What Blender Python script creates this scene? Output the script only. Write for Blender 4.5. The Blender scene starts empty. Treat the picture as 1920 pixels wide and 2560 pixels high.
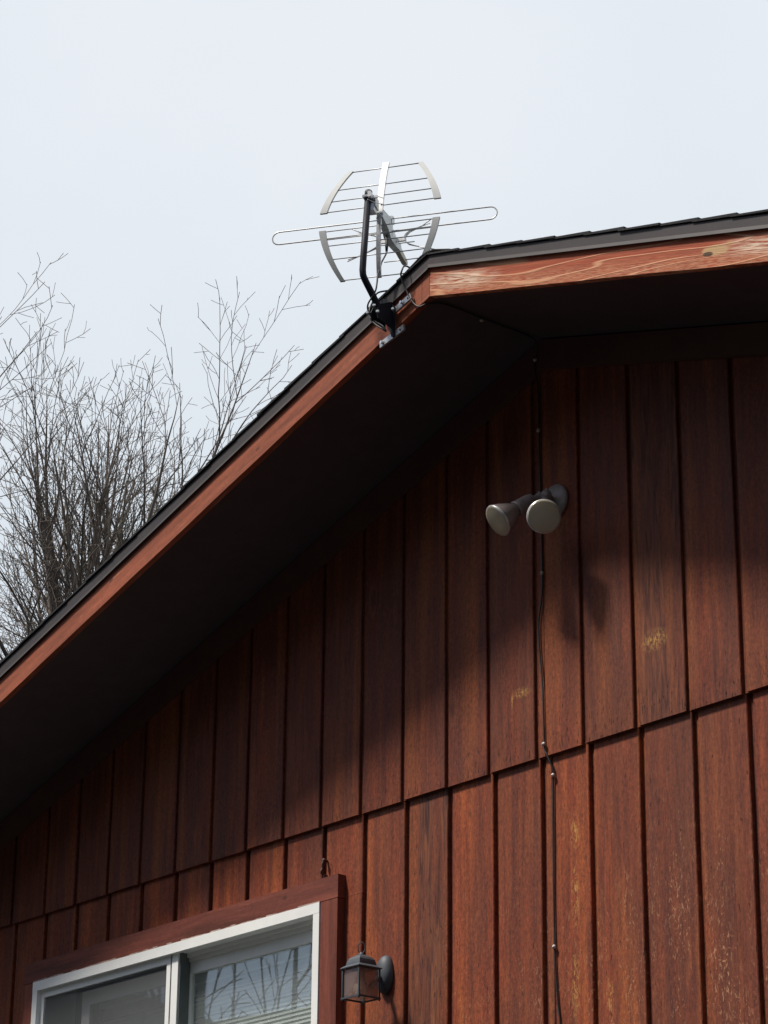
import bpy, bmesh, math, random
from mathutils import Vector, Matrix

# ------------------------------------------------------------------ camera, sky, sun, exposure
scene = bpy.context.scene
COL = scene.collection
CAM_P = Vector((8.23121, -4.97518, -2.16368))
R_ = Vector((0.63529, 0.77221, 0.00996)); U_ = Vector((0.28082, -0.24300, 0.92849)); F_ = Vector((-0.71941, 0.58706, 0.37123))
cd = bpy.data.cameras.new("camera"); cam = bpy.data.objects.new("camera", cd); COL.objects.link(cam)
m = Matrix((R_, U_, -F_)).transposed().to_4x4(); m.translation = CAM_P
cam.matrix_world = m
cd.sensor_fit = 'VERTICAL'; cd.sensor_height = 36.0; cd.lens = 6566.04 * 36 / 2560
cd.clip_start = 0.05; cd.clip_end = 3000
scene.camera = cam

SUN_TRAVEL = Vector((0.245, 0.466, -0.878)).normalized()
sun_from = -SUN_TRAVEL
sun_el = math.asin(sun_from.z); sun_az = math.atan2(sun_from.x, sun_from.y)
w = bpy.data.worlds.new("World"); scene.world = w; w.use_nodes = True
nt = w.node_tree; nt.nodes.clear()
def wn(t, **k):
    n = nt.nodes.new(t)
    for a, b in k.items(): setattr(n, a, b)
    return n
out = wn('ShaderNodeOutputWorld'); bg = wn('ShaderNodeBackground'); bg.inputs['Strength'].default_value = 0.1
sky = wn('ShaderNodeTexSky', sky_type='NISHITA', sun_disc=False)
sky.sun_elevation = sun_el; sky.sun_rotation = sun_az; sky.air_density = 1.0; sky.dust_density = 2.0
tc = wn('ShaderNodeTexCoord')
noi = wn('ShaderNodeTexNoise'); noi.inputs['Scale'].default_value = 2.2; noi.inputs['Detail'].default_value = 5; noi.inputs['Roughness'].default_value = .5
nt.links.new(tc.outputs['Generated'], noi.inputs['Vector'])
cr = wn('ShaderNodeValToRGB')            # thin bright overcast veil
cr.color_ramp.elements[0].position = .3; cr.color_ramp.elements[0].color = (6.7, 7.5, 8.35, 1)
cr.color_ramp.elements[1].position = .62; cr.color_ramp.elements[1].color = (8.3, 8.75, 9.25, 1)
nt.links.new(noi.outputs['Fac'], cr.inputs['Fac'])
sep = wn('ShaderNodeSeparateXYZ'); nt.links.new(tc.outputs['Generated'], sep.inputs[0])
mr = wn('ShaderNodeMapRange'); mr.interpolation_type = 'SMOOTHSTEP'   # cloud cover thins out towards the side the sun shines from
mr.inputs['From Min'].default_value = -.55; mr.inputs['From Max'].default_value = .05
mr.inputs['To Min'].default_value = .12; mr.inputs['To Max'].default_value = .97
nt.links.new(sep.outputs['Y'], mr.inputs['Value'])
mx = wn('ShaderNodeMix', data_type='RGBA')
nt.links.new(mr.outputs[0], mx.inputs[0]); nt.links.new(sky.outputs[0], mx.inputs[6]); nt.links.new(cr.outputs[0], mx.inputs[7])
nt.links.new(mx.outputs[2], bg.inputs['Color']); nt.links.new(bg.outputs[0], out.inputs[0])

sl = bpy.data.lights.new("sun", 'SUN'); sl.energy = 5.0; sl.angle = math.radians(7.5); sl.color = (1.0, .93, .84)
so = bpy.data.objects.new("sun", sl); COL.objects.link(so)
so.rotation_euler = SUN_TRAVEL.to_track_quat('-Z', 'Y').to_euler()
so.location = (0, -10, 20)
vs = scene.view_settings; vs.view_transform = 'Standard'; vs.look = 'None'; vs.exposure = 0; vs.gamma = 1; vs.use_curve_mapping = False

# ------------------------------------------------------------------ helpers
WM = {}
def meta(o, label=None, cat=None, group=None, kind=None):
    if label: o['label'] = label
    if cat: o['category'] = cat
    if group: o['group'] = group
    if kind: o['kind'] = kind
    return o
def empty(name, loc, label, cat, group=None):
    o = bpy.data.objects.new(name, None); COL.objects.link(o); o.location = loc; o.empty_display_size = .05
    WM[o.name] = Matrix.Translation(loc)
    return meta(o, label, cat, group)

class MB:
    """collects faces given in world space, links them as one mesh object"""
    def __init__(s): s.v = []; s.f = []; s.sm = []; s.attr = {}; s.cur = {}
    def face(s, idx, smooth=False):
        s.f.append(tuple(idx)); s.sm.append(smooth)
        for k in s.attr: s.attr[k].append(s.cur[k])
    def setattr(s, k, val):
        if k not in s.attr: s.attr[k] = [0.0] * len(s.f)
        s.cur[k] = val
    def add(s, vs, fs, smooth=False):
        b = len(s.v); s.v += [Vector(p) for p in vs]
        for f in fs: s.face([b + i for i in f], smooth)
    def box(s, c, h, ax=None):
        c = Vector(c); ax = ax or (Vector((1, 0, 0)), Vector((0, 1, 0)), Vector((0, 0, 1)))
        ax = [Vector(a).normalized() for a in ax]
        vs = [c + ax[0]*h[0]*i + ax[1]*h[1]*j + ax[2]*h[2]*k for i in (-1, 1) for j in (-1, 1) for k in (-1, 1)]
        s.add(vs, [(0, 1, 3, 2), (4, 6, 7, 5), (0, 4, 5, 1), (2, 3, 7, 6), (0, 2, 6, 4), (1, 5, 7, 3)])
    def box2(s, a, b):
        s.box([(a[i]+b[i])/2 for i in range(3)], [abs(b[i]-a[i])/2 for i in range(3)])
    def prism(s, poly, A, B):
        """poly: list of 2-tuples; A,B functions mapping (p,q)->Vector for the two caps"""
        n = len(poly); s.add([A(*p) for p in poly] + [B(*p) for p in poly],
            [tuple(range(n-1, -1, -1)), tuple(range(n, 2*n))] + [(i, (i+1) % n, n+(i+1) % n, n+i) for i in range(n)])
    def tube(s, pts, r, n=8, smooth=True, caps=True, closed=False):
        pts = [Vector(p) for p in pts]; N = len(pts)
        rr = r if isinstance(r, (list, tuple)) else [r]*N
        if closed: T = [(pts[(i+1) % N] - pts[i-1]).normalized() for i in range(N)]
        else: T = [(pts[min(i+1, N-1)] - pts[max(i-1, 0)]).normalized() for i in range(N)]
        a = Vector((0, 0, 1)) if abs(T[0].z) < .9 else Vector((1, 0, 0))
        X = (a - T[0]*a.dot(T[0])).normalized(); b = len(s.v)
        for i in range(N):
            X = (X - T[i]*X.dot(T[i])).normalized(); Y = T[i].cross(X)
            for k in range(n):
                t = 2*math.pi*k/n; s.v.append(pts[i] + (X*math.cos(t) + Y*math.sin(t))*rr[i])
        for i in range(N if closed else N-1):
            j = (i+1) % N
            for k in range(n):
                l = (k+1) % n; s.face((b+i*n+k, b+i*n+l, b+j*n+l, b+j*n+k), smooth)
        if caps and not closed:
            s.face([b+k for k in range(n-1, -1, -1)]); s.face([b+(N-1)*n+k for k in range(n)])
    def lathe(s, O, axis, prof, n=24, smooth=True, sx=1.0, up=None):
        """prof: (radius, distance along axis)"""
        axis = Vector(axis).normalized(); a = Vector(up) if up else (Vector((0, 0, 1)) if abs(axis.z) < .9 else Vector((1, 0, 0)))
        X = (a - axis*a.dot(axis)).normalized(); Y = axis.cross(X); b = len(s.v); O = Vector(O)
        for r, d in prof:
            for k in range(n):
                t = 2*math.pi*k/n; s.v.append(O + axis*d + X*math.cos(t)*r + Y*math.sin(t)*r*sx)
        for i in range(len(prof)-1):
            for k in range(n):
                l = (k+1) % n; s.face((b+i*n+k, b+i*n+l, b+(i+1)*n+l, b+(i+1)*n+k), smooth)
        if prof[0][0] > 1e-5: s.face([b+k for k in range(n-1, -1, -1)])
        if prof[-1][0] > 1e-5: s.face([b+(len(prof)-1)*n+k for k in range(n)])
    def build(s, name, mat, parent=None, matrix=None, recalc=True, label=None):
        M = Matrix(matrix) if matrix is not None else (WM[parent.name] if parent else Matrix.Identity(4))
        inv = M.inverted(); me = bpy.data.meshes.new(name)
        me.from_pydata([inv @ p for p in s.v], [], s.f)
        me.polygons.foreach_set('use_smooth', s.sm)
        for k, vals in s.attr.items():
            at = me.attributes.new(k, 'FLOAT', 'FACE'); at.data.foreach_set('value', vals)
        if recalc:
            bm = bmesh.new(); bm.from_mesh(me); bmesh.ops.recalc_face_normals(bm, faces=bm.faces); bm.to_mesh(me); bm.free()
        me.materials.append(mat); me.update()
        o = bpy.data.objects.new(name, me); COL.objects.link(o)
        if parent:
            o.parent = parent; o.matrix_local = WM[parent.name].inverted() @ M
        else: o.matrix_world = M
        WM[o.name] = M
        if label: o['label'] = label
        return o
def cyl(name, a, b, r, mat, parent, n=10):
    m_ = MB(); m_.tube([a, b], r, n); return m_.build(name, mat, parent)
def smooth_path(P, k=6):
    P = [Vector(p) for p in P]; Q = [P[0]*2-P[1]] + P + [P[-1]*2-P[-2]]; o = []
    for i in range(1, len(Q)-2):
        a, b, c, d = Q[i-1:i+3]
        for j in range(k):
            t = j/k; o.append(.5*((2*b)+(c-a)*t+(2*a-5*b+4*c-d)*t*t+(3*b-a-3*c+d)*t**3))
    o.append(P[-1]); return o

# ------------------------------------------------------------------ materials
class NT:
    def __init__(s, name):
        s.m = bpy.data.materials.new(name); s.m.use_nodes = True; s.t = s.m.node_tree; s.N = s.t.nodes; s.L = s.t.links
        s.N.clear(); s.out = s.N.new('ShaderNodeOutputMaterial'); s.b = s.N.new('ShaderNodeBsdfPrincipled'); s.L.new(s.b.outputs[0], s.out.inputs[0])
        s.tc = s.N.new('ShaderNodeTexCoord')
    def put(s, sock, v):
        if hasattr(v, 'is_output') or isinstance(v, bpy.types.NodeSocket): s.L.new(v, sock)
        else:
            if isinstance(v, tuple) and len(v) == 3 and sock.type == 'RGBA': v = v + (1,)
            sock.default_value = v
    def mapping(s, scale=(1, 1, 1), loc=(0, 0, 0), rot=(0, 0, 0), vec=None):
        n = s.N.new('ShaderNodeMapping'); s.L.new(vec or s.tc.outputs['Object'], n.inputs[0])
        s.put(n.inputs['Scale'], scale); s.put(n.inputs['Location'], loc); n.inputs['Rotation'].default_value = rot
        return n.outputs[0]
    def noise(s, vec, scale=1, detail=4, rough=.5, dist=0):
        n = s.N.new('ShaderNodeTexNoise'); s.L.new(vec, n.inputs['Vector'])
        n.inputs['Scale'].default_value = scale; n.inputs['Detail'].default_value = detail
        n.inputs['Roughness'].default_value = rough; n.inputs['Distortion'].default_value = dist
        return n.outputs['Fac']
    def ramp(s, fac, stops, interp='LINEAR'):
        n = s.N.new('ShaderNodeValToRGB'); s.L.new(fac, n.inputs[0]); e = n.color_ramp.elements; n.color_ramp.interpolation = interp
        while len(e) < len(stops): e.new(.5)
        for i, (p, c) in enumerate(stops):
            e[i].position = p
            if isinstance(c, (int, float)): c = (c, c, c)
            e[i].color = tuple(c) + (1,)
        return n.outputs[0]
    def math(s, op, a, b=0.0, c=None):
        n = s.N.new('ShaderNodeMath'); n.operation = op; s.put(n.inputs[0], a); s.put(n.inputs[1], b)
        if c is not None: s.put(n.inputs[2], c)
        return n.outputs[0]
    def mix(s, f, a, b, blend='MIX'):
        n = s.N.new('ShaderNodeMix'); n.data_type = 'RGBA'; n.blend_type = blend
        s.put(n.inputs[0], f); s.put(n.inputs[6], a); s.put(n.inputs[7], b); return n.outputs[2]
    def attr(s, name):
        n = s.N.new('ShaderNodeAttribute'); n.attribute_name = name; return n.outputs['Fac']
    def bump(s, h, strength=.3, dist=.01, prev=None):
        n = s.N.new('ShaderNodeBump'); s.L.new(h, n.inputs['Height']); n.inputs['Strength'].default_value = strength
        n.inputs['Distance'].default_value = dist
        if prev: s.L.new(prev, n.inputs['Normal'])
        return n.outputs[0]
    def spot(s, c, r, squash=(1, 1, 1), hard=.0):
        """1 inside an ellipsoid round c, falling to 0 at radius r"""
        v = s.mapping(tuple(1/(r*q) for q in squash), tuple(-c[i]/(r*squash[i]) for i in range(3)))
        l = s.N.new('ShaderNodeVectorMath'); l.operation = 'LENGTH'; s.L.new(v, l.inputs[0])
        n = s.N.new('ShaderNodeMapRange'); n.inputs[1].default_value = 1; n.inputs[2].default_value = hard; s.L.new(l.outputs['Value'], n.inputs[0])
        return n.outputs[0]
    def fin(s, col=None, rough=.6, metal=0., normal=None, spec=None, **k):
        if col is not None: s.put(s.b.inputs['Base Color'], col)
        s.put(s.b.inputs['Roughness'], rough); s.put(s.b.inputs['Metallic'], metal)
        if normal is not None: s.L.new(normal, s.b.inputs['Normal'])
        if spec is not None: s.b.inputs['Specular IOR Level'].default_value = spec
        for a, b in k.items(): s.put(s.b.inputs[a], b)
        return s.m

def m_siding():
    t = NT('stained_plywood_siding'); rnd = t.attr('board'); wea = t.attr('weather')
    comb = t.N.new('ShaderNodeCombineXYZ'); t.L.new(t.math('MULTIPLY', rnd, 37.), comb.inputs[0]); t.L.new(t.math('MULTIPLY', rnd, 91.), comb.inputs[2])
    add = t.N.new('ShaderNodeVectorMath'); add.operation = 'ADD'; t.L.new(t.tc.outputs['Object'], add.inputs[0]); t.L.new(comb.outputs[0], add.inputs[1])
    v = add.outputs[0]
    fine = t.noise(t.mapping((210, 60, 30), vec=v), 1, 6, .7, .25)
    mid = t.noise(t.mapping((38, 20, 2.8), vec=v), 1, 6, .66, .6)
    wide = t.noise(t.mapping((9, 6, 1.1), vec=v), 1, 4, .55, .6)
    speck = t.noise(t.mapping((120, 90, 75), vec=v), 1, 5, .8, .4)
    col = t.ramp(mid, [(.28, (.095, .024, .016)), (.44, (.172, .038, .019)), (.56, (.235, .052, .022)), (.74, (.33, .085, .030))])
    col = t.mix(t.ramp(wide, [(.35, 0), (.66, .75)]), col, (.120, .040, .025))
    col = t.mix(t.math('MULTIPLY', t.ramp(t.noise(t.mapping((16, 6, .8), (3, 0, 7), vec=v), 1, 3, .5), [(.50, 0), (.66, 1)]), .62), col, (.36, .100, .028))
    col = t.mix(1.0, col, t.ramp(fine, [(.28, .68), (.5, .98), (.72, 1.28)]), 'MULTIPLY')
    col = t.mix(1.0, col, t.ramp(speck, [(.3, .50), (.5, 1.), (.7, 1.5)]), 'MULTIPLY')
    # board to board tone
    col = t.mix(1.0, col, t.ramp(rnd, [(0, (.74, .76, .82)), (.5, (.98, .98, 1)), (1, (1.24, 1.12, .96))]), 'MULTIPLY')
    # weathered: grey-brown raised grain with dark checks
    wn_ = t.noise(t.mapping((70, 30, 7), (0, 0, 3), vec=v), 1, 6, .7, .8)
    wcol = t.ramp(wn_, [(.34, (.034, .014, .012)), (.45, (.10, .036, .025)), (.57, (.20, .068, .034)), (.72, (.31, .125, .058))])
    wmask = t.math('MULTIPLY', wea, t.ramp(t.noise(t.mapping((14, 5, 1.0), (9, 0, 1), vec=v), 1, 3, .5), [(.36, 0), (.52, 1)]))
    col = t.mix(wmask, col, wcol)
    # worn flecks of bare wood, denser low on the wall to the right
    sepn = t.N.new('ShaderNodeSeparateXYZ'); t.L.new(t.tc.outputs['Object'], sepn.inputs[0])
    low = t.N.new('ShaderNodeMapRange'); low.inputs[1].default_value = -.05; low.inputs[2].default_value = -.75; t.L.new(sepn.outputs['Z'], low.inputs[0])
    right = t.N.new('ShaderNodeMapRange'); right.inputs[1].default_value = 2.0; right.inputs[2].default_value = 3.2; t.L.new(sepn.outputs['X'], right.inputs[0])
    fl = t.noise(t.mapping((120, 60, 42), (5, 5, 5), vec=v), 1, 5, .7, 1.2)
    zone = t.ramp(t.noise(t.mapping((13, 6, 3.2), (2, 8, 4), vec=v), 1, 3, .6), [(.42, 0), (.66, 1)])
    fm = t.math('MULTIPLY', t.math('MULTIPLY', t.ramp(fl, [(.56, 0), (.62, 1)]), zone), t.math('MULTIPLY', low.outputs[0], right.outputs[0]))
    col = t.mix(t.math('MULTIPLY', fm, .7), col, (.66, .36, .19))
    # ochre rub marks
    yn = t.ramp(t.noise(t.mapping((110, 40, 50), (1, 2, 8)), 1, 6, .8, .8), [(.48, 0), (.56, 1)])
    ys = t.spot((2.785, 0, .214), .048, (1, 3, .42))
    for c, r, q in (((2.742, 0, .205), .03, (.25, 3, 1.4)), ((2.987, .012, -.245), .07, (.34, 3, 1.1)), ((2.984, .012, -.42), .12, (.17, 3, 1.1)), ((2.98, .012, -.68), .13, (.17, 3, 1.1)),
                    ((3.115, .012, -.735), .09, (.2, 3, .8)), ((3.335, 0, .235), .07, (.9, 3, .55))):
        ys = t.math('MAXIMUM', ys, t.spot(c, r, q))
    col = t.mix(t.math('MULTIPLY', t.math('MULTIPLY', ys, yn), .85), col, (.60, .33, .09))
    # dark damp streaks
    dk = t.spot((2.03, 0, .30), .5, (.055, 1, .9))
    for c, r, q in (((1.03, .012, -.12), .14, (.17, 1, 1)), ((2.09, .012, -.72), .2, (.25, 1, .8)), ((2.24, .012, -.66), .17, (.3, 1, 1.1)), ((2.36, 0, .58), .022, (.7, 2, 1)),
                    ((3.36, 0, .72), .1, (.14, 2, 1)), ((2.54, .012, -.1), .02, (.6, 2, .8))):
        dk = t.math('MAXIMUM', dk, t.spot(c, r, q))
    col = t.mix(t.math('MULTIPLY', dk, t.ramp(mid, [(.3, .8), (.62, .2)])), col, (.028, .013, .012))
    # knots
    vor = t.N.new('ShaderNodeTexVoronoi'); vor.feature = 'F1'; t.L.new(t.mapping((4.2, 1, 1.5), vec=v), vor.inputs['Vector']); vor.inputs['Scale'].default_value = 1
    kd = t.math('ADD', vor.outputs['Distance'], t.math('MULTIPLY', t.math('SUBTRACT', speck, .5), .07))
    col = t.mix(t.math('MULTIPLY', t.ramp(kd, [(.03, 1), (.055, 0)]), .55), col, (.045, .02, .014))
    ringk = t.ramp(kd, [(.06, 0), (.075, 1), (.09, 0)])
    col = t.mix(t.math('MULTIPLY', ringk, .25), col, (.26, .12, .07))
    # short vertical checks
    ck = t.noise(t.mapping((170, 60, 26), (8, 1, 2), vec=v), 1, 2, .5)
    cz = t.math('ADD', t.ramp(t.noise(t.mapping((6, 3, 2.5), (4, 4, 4), vec=v), 1, 2, .5), [(.5, 0), (.7, .028)]), t.math('MULTIPLY', wea, .025))
    # ticks gather along the cut lower edge of the gable sheets
    edg = t.math('MULTIPLY', t.ramp(sepn.outputs['Z'], [(0, 1), (.17, 0)]), t.math('GREATER_THAN', sepn.outputs['Z'], -.004))
    cm = t.ramp(t.math('ADD', t.math('ADD', ck, cz), t.math('MULTIPLY', edg, .10)), [(.725, 0), (.765, 1)])
    col = t.mix(t.math('MULTIPLY', cm, .75), col, (.028, .010, .009))
    h = t.math('ADD', t.math('MULTIPLY', fine, .5), t.math('MULTIPLY', wn_, t.math('ADD', .25, t.math('MULTIPLY', wmask, 1.3))))
    h = t.math('SUBTRACT', h, cm)
    nb = t.bump(h, .8, .0026); nb = t.bump(wide, .4, .006, nb)
    return t.fin(col, t.ramp(mid, [(.3, .58), (.7, .72)]), 0, nb, .26)

def m_trim(base=(.275, .088, .052), name='painted_trim', axis='x', rub=.35):
    t = NT(name); s1 = (1.6, 14, 22) if axis == 'x' else (22, 14, 1.6)
    a = t.noise(t.mapping(s1), 1, 5, .6, .4); b = t.noise(t.mapping(tuple(q*5 for q in s1)), 1, 5, .7)
    sp = t.noise(t.mapping((60, 60, 60)), 1, 4, .7)
    col = t.ramp(a, [(.3, tuple(q*.58 for q in base)), (.5, base), (.72, tuple(min(1, q*1.35) for q in base))])
    col = t.mix(1., col, t.ramp(b, [(.3, .8), (.7, 1.18)]), 'MULTIPLY')
    col = t.mix(1., col, t.ramp(sp, [(.3, .85), (.7, 1.12)]), 'MULTIPLY')
    m1 = t.math('MULTIPLY', t.ramp(t.noise(t.mapping(tuple(q*2.2 for q in s1), (3, 1, 5)), 1, 5, .7, 1.5), [(.60, 0), (.68, 1)]), rub)
    col = t.mix(m1, col, (.47, .22, .12))
    vor = t.N.new('ShaderNodeTexVoronoi'); t.L.new(t.mapping((7, 7, 11) if axis == 'x' else (11, 7, 7)), vor.inputs['Vector']); vor.inputs['Scale'].default_value = 1
    col = t.mix(t.math('MULTIPLY', t.ramp(vor.outputs['Distance'], [(.06, 1), (.1, 0)]), .75), col, (.07, .025, .015))
    return t.fin(col, .6, 0, t.bump(t.math('ADD', b, a), .4, .002), .3)

def m_weathered():
    """red paint worn off the late-wood rings of the right-hand rake board"""
    t = NT('weathered_rake_board'); v0 = t.tc.outputs['Object']
    big = t.noise(t.mapping((.75, 3, 9.5), (2.35, 0, .4)), 1, 2.0, .4, .2)
    rings = t.math('FRACT', t.math('MULTIPLY', big, 11.5))
    line = t.ramp(rings, [(.0, 1), (.06, .85), (.12, .1), (.90, 0), (1., .95)])
    fine = t.noise(t.mapping((7, 30, 240)), 1, 5, .65, .2); fine2 = t.noise(t.mapping((30, 30, 420), (3, 0, 0)), 1, 4, .6)
    red = t.ramp(fine, [(.3, (.22, .038, .016)), (.6, (.40, .082, .032)), (.75, (.50, .14, .06))])
    col = t.mix(t.math('MULTIPLY', line, .62), red, (.80, .46, .27))
    low = t.N.new('ShaderNodeSeparateXYZ'); t.L.new(v0, low.inputs[0])
    lz = t.N.new('ShaderNodeMapRange'); lz.inputs[1].default_value = .055; lz.inputs[2].default_value = .022; t.L.new(low.outputs['Z'], lz.inputs[0])
    str_ = t.ramp(fine2, [(.42, 0), (.56, 1)])
    col = t.mix(t.math('MULTIPLY', t.math('MULTIPLY', lz.outputs[0], str_), .55), col, (.60, .32, .18))
    pale = t.spot((.14, 0, .045), .2, (1, 2, .19)); pale = t.math('MAXIMUM', pale, t.spot((1.37, 0, .05), .22, (1, 2, .16)))
    pn = t.ramp(t.noise(t.mapping((14, 20, 170), (0, 0, 2)), 1, 4, .6, .3), [(.40, 0), (.55, 1)])
    col = t.mix(t.math('MULTIPLY', t.math('MULTIPLY', pale, pn), 1.15), col, (.74, .58, .44))
    # big knot
    kc = (1.185, 0, .047)
    k1 = t.spot(kc, .060, (1, 3, .30)); col = t.mix(t.ramp(k1, [(.1, 0), (.3, 1)]), col, (.52, .33, .17))
    k2 = t.spot((1.160, 0, .038), .026, (1, 3, .34)); col = t.mix(t.ramp(t.math('ADD', k2, t.math('MULTIPLY', fine, .4)), [(.35, 0), (.6, 1)]), col, (.085, .045, .022))
    k3 = t.spot((1.235, 0, .062), .018, (1, 3, .6)); col = t.mix(k3, col, (.50, .28, .12))
    vor = t.N.new('ShaderNodeTexVoronoi'); t.L.new(t.mapping((3.1, 3, 9), (.35, 0, .2)), vor.inputs['Vector']); vor.inputs['Scale'].default_value = 1
    col = t.mix(t.math('MULTIPLY', t.ramp(vor.outputs['Distance'], [(.05, 1), (.09, 0)]), .8), col, (.10, .03, .018))
    h = t.math('ADD', t.math('MULTIPLY', line, .6), t.math('MULTIPLY', fine, .8))
    return t.fin(col, .7, 0, t.bump(h, .6, .0022), .25)

def m_simple(name, col, rough=.6, metal=0., var=.12, scale=30, bump=.15, spec=.5, **k):
    t = NT(name); n = t.noise(t.mapping((scale,)*3), 1, 5, .6); n2 = t.noise(t.mapping((scale*.13,)*3, (4, 2, 1)), 1, 3, .5)
    c = t.mix(1., tuple(col), t.ramp(n, [(.3, 1-var), (.7, 1+var)]), 'MULTIPLY'); c = t.mix(1., c, t.ramp(n2, [(.3, 1-var), (.7, 1+var)]), 'MULTIPLY')
    r = t.ramp(n2, [(.3, max(.02, rough-.08)), (.7, min(1, rough+.08))])
    return t.fin(c, r, metal, t.bump(n, bump, .001) if bump else None, spec, **k)

def m_shingle():
    t = NT('asphalt_shingle'); rnd = t.attr('tab')
    g = t.noise(t.mapping((420,)*3), 1, 3, .8); b = t.noise(t.mapping((5, 5, 5)), 1, 3, .6)
    c = t.ramp(g, [(.3, (.012, .012, .014)), (.55, (.038, .038, .042)), (.75, (.085, .083, .085))])
    c = t.mix(1., c, t.ramp(rnd, [(0, .7), (1, 1.3)]), 'MULTIPLY'); c = t.mix(1., c, t.ramp(b, [(.3, .8), (.7, 1.25)]), 'MULTIPLY')
    return t.fin(c, .9, 0, t.bump(g, .9, .002), .2)

def m_bark():
    t = NT('bare_bark'); n = t.noise(t.mapping((5, 5, 1.6)), 1, 5, .6); n2 = t.noise(t.mapping((.9, .9, .9)), 1, 3, .5)
    c = t.ramp(n, [(.3, (.085, .070, .062)), (.6, (.165, .140, .122)), (.8, (.26, .23, .20))])
    c = t.mix(t.ramp(n2, [(.5, 0), (.7, .4)]), c, (.12, .12, .07))
    return t.fin(c, .85, 0, t.bump(n, .5, .01), .2)

def m_glass(name, tint=(1, 1, 1), reflect=.11, rough=.0, film=0., filmcol=(.5, .45, .4)):
    t = NT(name); t.N.remove(t.b)
    tr = t.N.new('ShaderNodeBsdfTransparent'); tr.inputs[0].default_value = tint + (1,)
    gl = t.N.new('ShaderNodeBsdfGlossy'); gl.inputs['Roughness'].default_value = rough; gl.inputs['Color'].default_value = (.95, .97, 1, 1)
    geo_ = t.N.new('ShaderNodeNewGeometry'); dt = t.N.new('ShaderNodeVectorMath'); dt.operation = 'DOT_PRODUCT'
    t.L.new(geo_.outputs['Normal'], dt.inputs[0]); t.L.new(geo_.outputs['Incoming'], dt.inputs[1])
    cosv = t.math('ABSOLUTE', dt.outputs['Value']); sch = t.math('POWER', t.math('SUBTRACT', 1., cosv), 5.)
    wav = t.bump(t.noise(t.mapping((3.5, 3.5, 3.5)), 1, 1, .5), .12, .0006); t.L.new(wav, gl.inputs['Normal'])
    f = t.math('ADD', t.math('MULTIPLY', sch, .5), reflect)
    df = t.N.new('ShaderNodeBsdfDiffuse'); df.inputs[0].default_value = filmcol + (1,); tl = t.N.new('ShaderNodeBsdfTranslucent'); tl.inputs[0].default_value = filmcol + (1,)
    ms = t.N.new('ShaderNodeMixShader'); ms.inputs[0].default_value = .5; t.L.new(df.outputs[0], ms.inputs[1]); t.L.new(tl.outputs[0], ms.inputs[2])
    m2 = t.N.new('ShaderNodeMixShader'); m2.inputs[0].default_value = film; t.L.new(tr.outputs[0], m2.inputs[1]); t.L.new(ms.outputs[0], m2.inputs[2])   # film: lantern frosting; painted-in haze on window, brightness on flood lenses
    mixs = t.N.new('ShaderNodeMixShader'); t.L.new(f, mixs.inputs[0]); t.L.new(m2.outputs[0], mixs.inputs[1]); t.L.new(gl.outputs[0], mixs.inputs[2])
    t.L.new(mixs.outputs[0], t.out.inputs[0]); return t.m

def m_mesh():
    """insect screen: half-open grey weave"""
    t = NT('insect_screen'); t.N.remove(t.b)
    tr = t.N.new('ShaderNodeBsdfTransparent'); df = t.N.new('ShaderNodeBsdfDiffuse'); df.inputs[0].default_value = (.16, .17, .175, 1)
    sp = t.N.new('ShaderNodeSeparateXYZ'); t.L.new(t.tc.outputs['Object'], sp.inputs[0])
    a = t.math('FRACT', t.math('MULTIPLY', sp.outputs['X'], 620.)); b = t.math('FRACT', t.math('MULTIPLY', sp.outputs['Z'], 620.))
    f = t.math('MAXIMUM', t.math('GREATER_THAN', a, .84), t.math('GREATER_THAN', b, .84))
    mixs = t.N.new('ShaderNodeMixShader'); t.L.new(f, mixs.inputs[0]); t.L.new(tr.outputs[0], mixs.inputs[1]); t.L.new(df.outputs[0], mixs.inputs[2])
    t.L.new(mixs.outputs[0], t.out.inputs[0]); return t.m

def m_ground():
    t = NT('winter_lawn'); n = t.noise(t.mapping((.5,)*3), 1, 6, .6); n2 = t.noise(t.mapping((30,)*3), 1, 4, .7)
    c = t.ramp(n, [(.35, (.024, .026, .029)), (.65, (.040, .040, .042))]); c = t.mix(1., c, t.ramp(n2, [(.3, .6), (.7, 1.3)]), 'MULTIPLY')
    return t.fin(c, .95, 0, t.bump(n2, .8, .03), .1)

SID = m_siding(); TRX = m_trim(name='rake_board_paint', base=(.290, .080, .038), rub=.6); TRW = m_trim(name='window_trim_paint', base=(.175, .047, .030), rub=.10); TRZ = m_trim(name='window_trim_paint_upright', base=(.195, .052, .032), axis='z', rub=.08)
WEA = m_weathered(); SHI = m_shingle(); BARK = m_bark()
SOF = m_simple('dark_stained_soffit', (.092, .070, .074), .85, var=.07, scale=14, bump=.3, spec=.1)
FRZ = m_simple('dark_stained_frieze', (.105, .050, .042), .8, var=.08, scale=20, bump=.3, spec=.15)
DRIP = m_simple('brown_drip_edge', (.040, .033, .034), .6, var=.08, scale=40, bump=.05, spec=.4)
VIN = m_simple('white_vinyl', (.86, .87, .85), .35, var=.03, scale=25, bump=.03)
VIN2 = m_simple('grey_window_gasket', (.10, .12, .12), .5, var=.08)
BLI = m_simple('blind_slats', (.86, .87, .85), .5, var=.04, scale=12, bump=0)
ALU = m_simple('brushed_aluminium', (.60, .61, .61), .38, .35, .08, 60, .1)
ROD = m_simple('thin_aluminium_rod', (.34, .35, .36), .42, .35, .06, 60, .05)
GREY = m_simple('grey_plastic_rail', (.36, .38, .38), .45, 0, .05, 40, .05)
HOUS = m_simple('pale_plastic_housing', (.70, .73, .71), .45, 0, .05, 40, .05)
WHT = m_simple('white_plastic', (.90, .90, .90), .35, 0, .04, 40, .03)
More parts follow.
